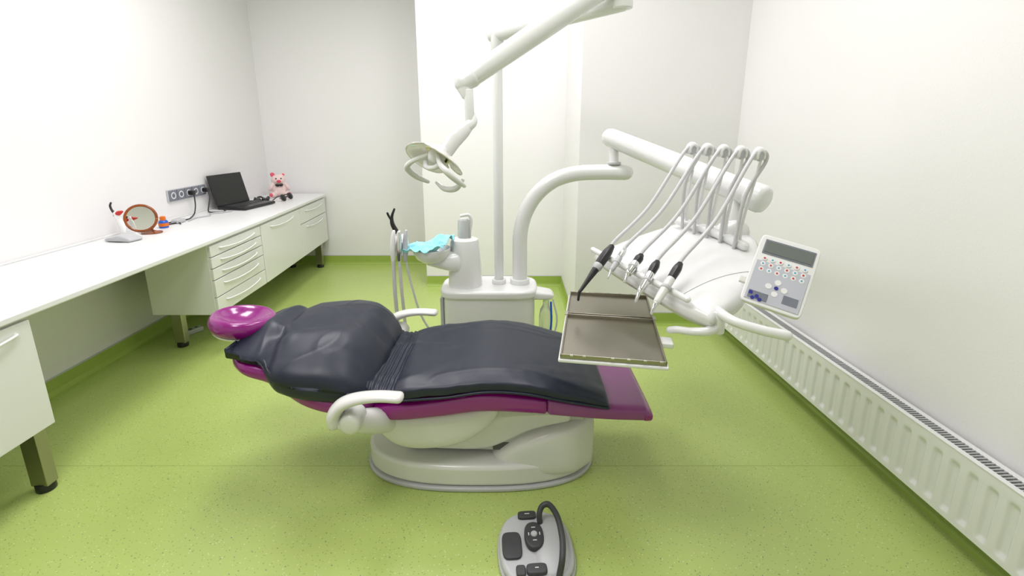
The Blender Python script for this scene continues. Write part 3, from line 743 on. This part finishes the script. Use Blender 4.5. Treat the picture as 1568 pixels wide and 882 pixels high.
# ------------------------------------------------------------ foot pedal
fp = empty('foot_pedal')
fx, fy = 0.084, 1.385
MFp = TR(fx, fy, 0) @ Matrix.Rotation(math.radians(4), 4, 'Z')
prism('pedal_base', oval(0, 0, 0.134, 0.158, 2.7), 0, 0.016, M_grey, fp, bevel=0.006, M=MFp)
prism('pedal_body', oval(0, 0, 0.128, 0.152, 2.7), 0.014, 0.042, M_grey, fp, bevel=0.016, M=MFp, bseg=5)
loft('pedal_dome', [(-0.02, 0, 0.10, 0.043, 0.02), (0.03, 0, 0.125, 0.058, 0.02), (0.08, 0, 0.12, 0.055, 0.02), (0.118, 0, 0.08, 0.045, 0.02)], M_grey, fp, e=2.4, M=MFp)
prism('pedal_pad_left', oval(-0.085, -0.005, 0.034, 0.055, 4), 0.04, 0.052, M_dark, fp, bevel=0.005, M=MFp)
prism('pedal_joystick', oval(-0.005, 0.022, 0.034, 0.056, 2.4), 0.04, 0.064, M_dark, fp, bevel=0.006, M=MFp)
prism('pedal_pad_top', oval(-0.02, 0.125, 0.034, 0.017, 4), 0.036, 0.054, M_dark, fp, bevel=0.005, M=MFp)
prism('pedal_pad_bottom', oval(-0.01, -0.105, 0.034, 0.02, 4), 0.038, 0.056, M_dark, fp, bevel=0.005, M=MFp)
prism('pedal_pad_bottom_left', oval(-0.062, -0.105, 0.016, 0.02, 4), 0.038, 0.052, M_dark, fp, bevel=0.005, M=MFp)
lathe('joystick_knob', [(0, 0.068), (0.01, 0.068), (0.012, 0.064), (0, 0.063)], M_grey, fp, M=MFp @ TR(-0.005, 0.022, 0))
multibox('pedal_icons', [((-0.005, 0.05, 0.0645), (0.014, 0.003, 0.001)), ((-0.005, -0.005, 0.0645), (0.014, 0.003, 0.001)), ((-0.024, 0.022, 0.0645), (0.003, 0.012, 0.001)), ((0.015, 0.022, 0.0645), (0.003, 0.012, 0.001)), ((-0.02, 0.125, 0.0545), (0.018, 0.003, 0.001)), ((-0.01, -0.105, 0.0565), (0.012, 0.003, 0.001))], M_white, fp, M=MFp)
tube('pedal_carry_bar', [(0.025, 0.075, 0.04), (0.022, 0.09, 0.08), (0.035, 0.105, 0.103), (0.06, 0.10, 0.11), (0.08, 0.04, 0.112), (0.082, -0.05, 0.108), (0.072, -0.11, 0.09), (0.06, -0.13, 0.04)], 0.0105, M_dark, fp, k=8, M=MFp)

# ------------------------------------------------------------ counter objects
cl = empty('curing_light')
MCl = TR(-2.37, 2.88, CZ+0.001) @ Matrix.Rotation(math.radians(-10), 4, 'Z')
loft('charger_base', [(-0.09, 0, 0.05, 0.018, 0.0), (-0.03, 0, 0.058, 0.035, 0.0), (0.03, 0, 0.058, 0.045, 0.0), (0.09, 0, 0.045, 0.02, 0.0)], M_grey, cl, e=4, rnd=0.012, M=MCl)
tube('light_handle', [(0.0, 0, 0.035), (0.005, 0, 0.08), (-0.01, 0, 0.13), (-0.022, 0, 0.165)], [0.018, 0.017, 0.017, 0.016], M_white, cl, M=MCl)
tube('light_band', [(-0.03, 0, 0.155), (-0.005, 0, 0.168), (0.022, 0, 0.178)], [0.012, 0.014, 0.007], M_red, cl, M=MCl)
tube('light_guide', [(-0.02, 0, 0.165), (-0.045, 0, 0.18), (-0.055, 0, 0.21), (-0.045, 0, 0.23)], [0.012, 0.007, 0.006, 0.005], M_black, cl, M=MCl)
tm = empty('table_mirror')
MM = TR(-2.385, 3.06, CZ+0.105) @ frame((0, 0, 0), (0.88, 0.46, -0.05), (-0.15, 0.22, 1))
ring = [(0.083*math.cos(math.radians(a)), 0.083*math.sin(math.radians(a)), 0) for a in range(0, 361, 15)]
tube('mirror_ring', ring, 0.0085, M_amber, tm, k=2, M=MM, rnd=False)
lathe('mirror_glass', [(0, -0.002), (0.079, -0.002), (0.079, 0.003), (0, 0.003)], M_mirror, tm, M=MM)
lathe('mirror_base', [(0, 0), (0.055, 0), (0.058, 0.006), (0.03, 0.012), (0.012, 0.02), (0, 0.021)], M_amber, tm, M=TR(-2.36, 3.10, CZ+0.001), sc=(1.1, 0.9))
tube('mirror_stem', [(-2.36, 3.10, CZ+0.015), (-2.355, 3.11, CZ+0.05), (-2.34, 3.10, CZ+0.075)], 0.007, M_amber, tm)
mb = empty('medicine_bottle')
lathe('bottle_body', [(0, 0), (0.026, 0), (0.029, 0.006), (0.029, 0.04), (0.024, 0.05), (0.014, 0.054), (0, 0.054)], M_blue, mb, M=TR(-2.40, 3.27, CZ+0.001))
lathe('bottle_cap', [(0, 0.052), (0.018, 0.052), (0.018, 0.075), (0.010, 0.08), (0, 0.08)], M_orange, mb, M=TR(-2.40, 3.27, CZ+0.001))
lathe('bottle_label', [(0.0295, 0.012), (0.0302, 0.012), (0.0302, 0.034), (0.0295, 0.034)], M_orange, mb, M=TR(-2.40, 3.27, CZ+0.001))
os_ = empty('power_outlet_strip')
rbox('strip_backplate', (-2.554, 3.79, 0.955), (0.012, 0.45, 0.088), M_grey, os_, bevel=0.003)
for i in range(5):
    y = 3.615+i*0.0885
    rbox('socket_%d' % i, (-2.545, y, 0.955), (0.012, 0.080, 0.080), M_panel2, os_, bevel=0.004)
    MS = TR(-2.5385, y, 0.955) @ Matrix.Rotation(math.radians(90), 4, 'Y')
    lathe('socket_ring_%d' % i, [(0.0, -0.001), (0.018, -0.001), (0.020, 0.001), (0.024, 0.001), (0.026, -0.001)], M_white, os_, M=MS, n=24)
    multibox('socket_pins_%d' % i, [((-2.5365, y-0.009, 0.955), (0.002, 0.005, 0.005)), ((-2.5365, y+0.009, 0.955), (0.002, 0.005, 0.005))], M_black, os_)
pc = empty('power_cable')
zc_ = CZ+0.0065
rbox('plug_1', (-2.515, 3.97, 0.955), (0.04, 0.035, 0.035), M_black, pc, bevel=0.006)
tube('cord_1', [(-2.50, 3.97, 0.95), (-2.48, 3.95, 0.90), (-2.475, 3.91, 0.83), (-2.465, 3.88, 0.796), (-2.44, 3.86, zc_+0.001), (-2.38, 3.86, zc_), (-2.34, 3.90, zc_), (-2.38, 3.955, zc_)], 0.005, M_black, pc)
rbox('plug_2', (-2.515, 3.79, 0.955), (0.04, 0.035, 0.035), M_black, pc, bevel=0.006)
tube('cord_2', [(-2.50, 3.79, 0.94), (-2.49, 3.77, 0.86), (-2.485, 3.74, 0.805), (-2.475, 3.70, zc_+0.002), (-2.45, 3.64, zc_), (-2.42, 3.55, zc_), (-2.47, 3.42, zc_), (-2.44, 3.34, zc_), (-2.40, 3.42, zc_), (-2.36, 3.38, zc_)], 0.0045, M_black, pc)
tube('cord_3', [(-2.38, 3.50, zc_), (-2.40, 3.62, zc_), (-2.36, 3.72, zc_), (-2.40, 3.80, zc_), (-2.34, 3.86, zc_), (-2.30, 3.93, zc_)], 0.005, M_grey, pc)
rbox('charger_brick', (-2.42, 3.45, CZ+0.015), (0.05, 0.09, 0.026), M_grey, pc, bevel=0.006)
lt = empty('laptop')
hu = Vector((0.16, 1, 0)).normalized(); hv = Vector((1, -0.16, 0)).normalized()
MLp = Matrix.Identity(4)
for i in range(3):
    MLp[i][0] = hu[i]; MLp[i][1] = -hv[i]; MLp[i][2] = (0, 0, 1)[i]; MLp[i][3] = (-2.435, 4.21, CZ+0.001)[i]
rbox('laptop_base', (0, -0.125, 0.014), (0.40, 0.26, 0.022), M_black, lt, bevel=0.006, M=MLp)
multibox('keyboard_keys', [((-0.165+0.0236*i, -0.05-0.024*j, 0.0265), (0.019, 0.019, 0.003)) for i in range(15) for j in range(5)], M_dark, lt, M=MLp)
rbox('touchpad', (0, -0.205, 0.0255), (0.09, 0.055, 0.001), M_dark, lt, bevel=0, M=MLp)
MS = MLp @ TR(0, 0.005, 0.02) @ Matrix.Rotation(math.radians(-13), 4, 'X')
rbox('laptop_lid', (0, 0, 0.135), (0.40, 0.012, 0.265), M_black, lt, bevel=0.005, M=MS)
rbox('laptop_display', (0, -0.0065, 0.138), (0.375, 0.001, 0.225), M_screen, lt, bevel=0, M=MS)
sg = empty('sunglasses')
tube('frame_bridge', [(-2.14, 4.54, CZ+0.03), (-2.13, 4.57, CZ+0.038), (-2.14, 4.60, CZ+0.03)], 0.005, M_black, sg)
for i, y in enumerate((4.50, 4.64)):
    lathe('lens_%d' % i, [(0, -0.004), (0.03, -0.003), (0.034, 0.0), (0.03, 0.004), (0, 0.006)], M_black, sg, M=TR(-2.14, y, CZ+0.034) @ Euler((0.3, 1.1, 0)).to_matrix().to_4x4())
    tube('temple_%d' % i, [(-2.15, y, CZ+0.05), (-2.20, y+0.01, CZ+0.04), (-2.245, y+0.01, CZ+0.008)], 0.004, M_black, sg)
hs = empty('headset')
ring = [(-2.36+0.06*math.cos(math.radians(a)), 4.54+0.06*math.sin(math.radians(a)), CZ+0.012+0.02*math.sin(math.radians(a*2))**2) for a in range(0, 300, 20)]
tube('headband', ring, 0.008, M_black, hs, k=2)
lathe('ear_cushion', [(0, 0), (0.03, 0), (0.034, 0.012), (0.026, 0.03), (0, 0.03)], M_black, hs, M=TR(-2.31, 4.50, CZ+0.002))
lathe('ear_cushion_b', [(0, 0), (0.03, 0), (0.034, 0.012), (0.026, 0.03), (0, 0.03)], M_dark, hs, M=TR(-2.38, 4.49, CZ+0.002))

pg = empty('plush_pig')
def ell(bm, c, s, rot=(0, 0, 0)):
    M = Matrix.Translation(c) @ Euler(rot).to_matrix().to_4x4() @ Matrix.Diagonal((*s, 1))
    bmesh.ops.create_uvsphere(bm, u_segments=24, v_segments=16, radius=1, matrix=M)
def blob(name, parts, m, parent, T, vox=0.006):
    bm = bmesh.new()
    for p in parts: ell(bm, *p)
    bm.transform(T)
    me = bpy.data.meshes.new(name); bm.to_mesh(me); bm.free(); me.materials.append(m)
    for p in me.polygons: p.use_smooth = True
    o = bpy.data.objects.new(name, me); scene.collection.objects.link(o); o.parent = parent
    if vox:
        r = o.modifiers.new('r', 'REMESH'); r.mode = 'VOXEL'; r.voxel_size = vox; r.use_smooth_shade = True
        s = o.modifiers.new('s', 'SMOOTH'); s.iterations = 6
    return o
TP = TR(-2.33, 4.84, CZ+0.002) @ Matrix.Rotation(math.radians(28), 4, 'Z') @ Matrix.Scale(0.94, 4)
blob('pig_body', [((0, 0, 0.075), (0.072, 0.06, 0.075)), ((0, -0.01, 0.175), (0.07, 0.058, 0.06)), ((0, -0.065, 0.165), (0.028, 0.022, 0.022)),
                  ((-0.06, -0.07, 0.028), (0.03, 0.065, 0.028), (0, 0, -0.45)), ((0.06, -0.07, 0.028), (0.03, 0.065, 0.028), (0, 0, 0.45)),
                  ((-0.078, -0.02, 0.10), (0.02, 0.03, 0.05), (0.4, 0.5, 0)), ((0.078, -0.02, 0.10), (0.02, 0.03, 0.05), (0.4, -0.5, 0)),
                  ((0.05, 0.0, 0.226), (0.024, 0.011, 0.026), (0, 0.5, 0))], M_pink, pg, TP)
blob('pig_ears', [((-0.05, 0.0, 0.228), (0.022, 0.011, 0.026), (0, -0.5, 0)), ((0.05, -0.009, 0.226), (0.013, 0.005, 0.015), (0, 0.5, 0)), ((-0.088, -0.125, 0.032), (0.018, 0.012, 0.02)), ((0.088, -0.125, 0.032), (0.018, 0.012, 0.02))], M_pink2, pg, TP, vox=0)
blob('pig_snout', [((0, -0.086, 0.165), (0.022, 0.008, 0.017))], M_pink2, pg, TP, vox=0)
blob('pig_eyes', [((-0.024, -0.064, 0.193), (0.007, 0.006, 0.008)), ((0.024, -0.064, 0.193), (0.007, 0.006, 0.008)), ((-0.007, -0.094, 0.165), (0.003, 0.003, 0.005)), ((0.007, -0.094, 0.165), (0.003, 0.003, 0.005))], M_black, pg, TP, vox=0)
blob('bow_tie', [((-0.02, -0.068, 0.125), (0.02, 0.008, 0.014), (0, 0.3, 0)), ((0.02, -0.068, 0.125), (0.02, 0.008, 0.014), (0, -0.3, 0)), ((0, -0.072, 0.125), (0.007, 0.007, 0.008))], M_black, pg, TP, vox=0)

# ------------------------------------------------------------ camera
cam = bpy.data.cameras.new('camera'); cam.sensor_width = 36; cam.lens = 16.99; cam.shift_y = -0.0389
cam.clip_start = 0.02
co = bpy.data.objects.new('camera', cam); co.location = (0, 0, 1.45); co.rotation_euler = (math.radians(76), 0, 0)
scene.collection.objects.link(co); scene.camera = co
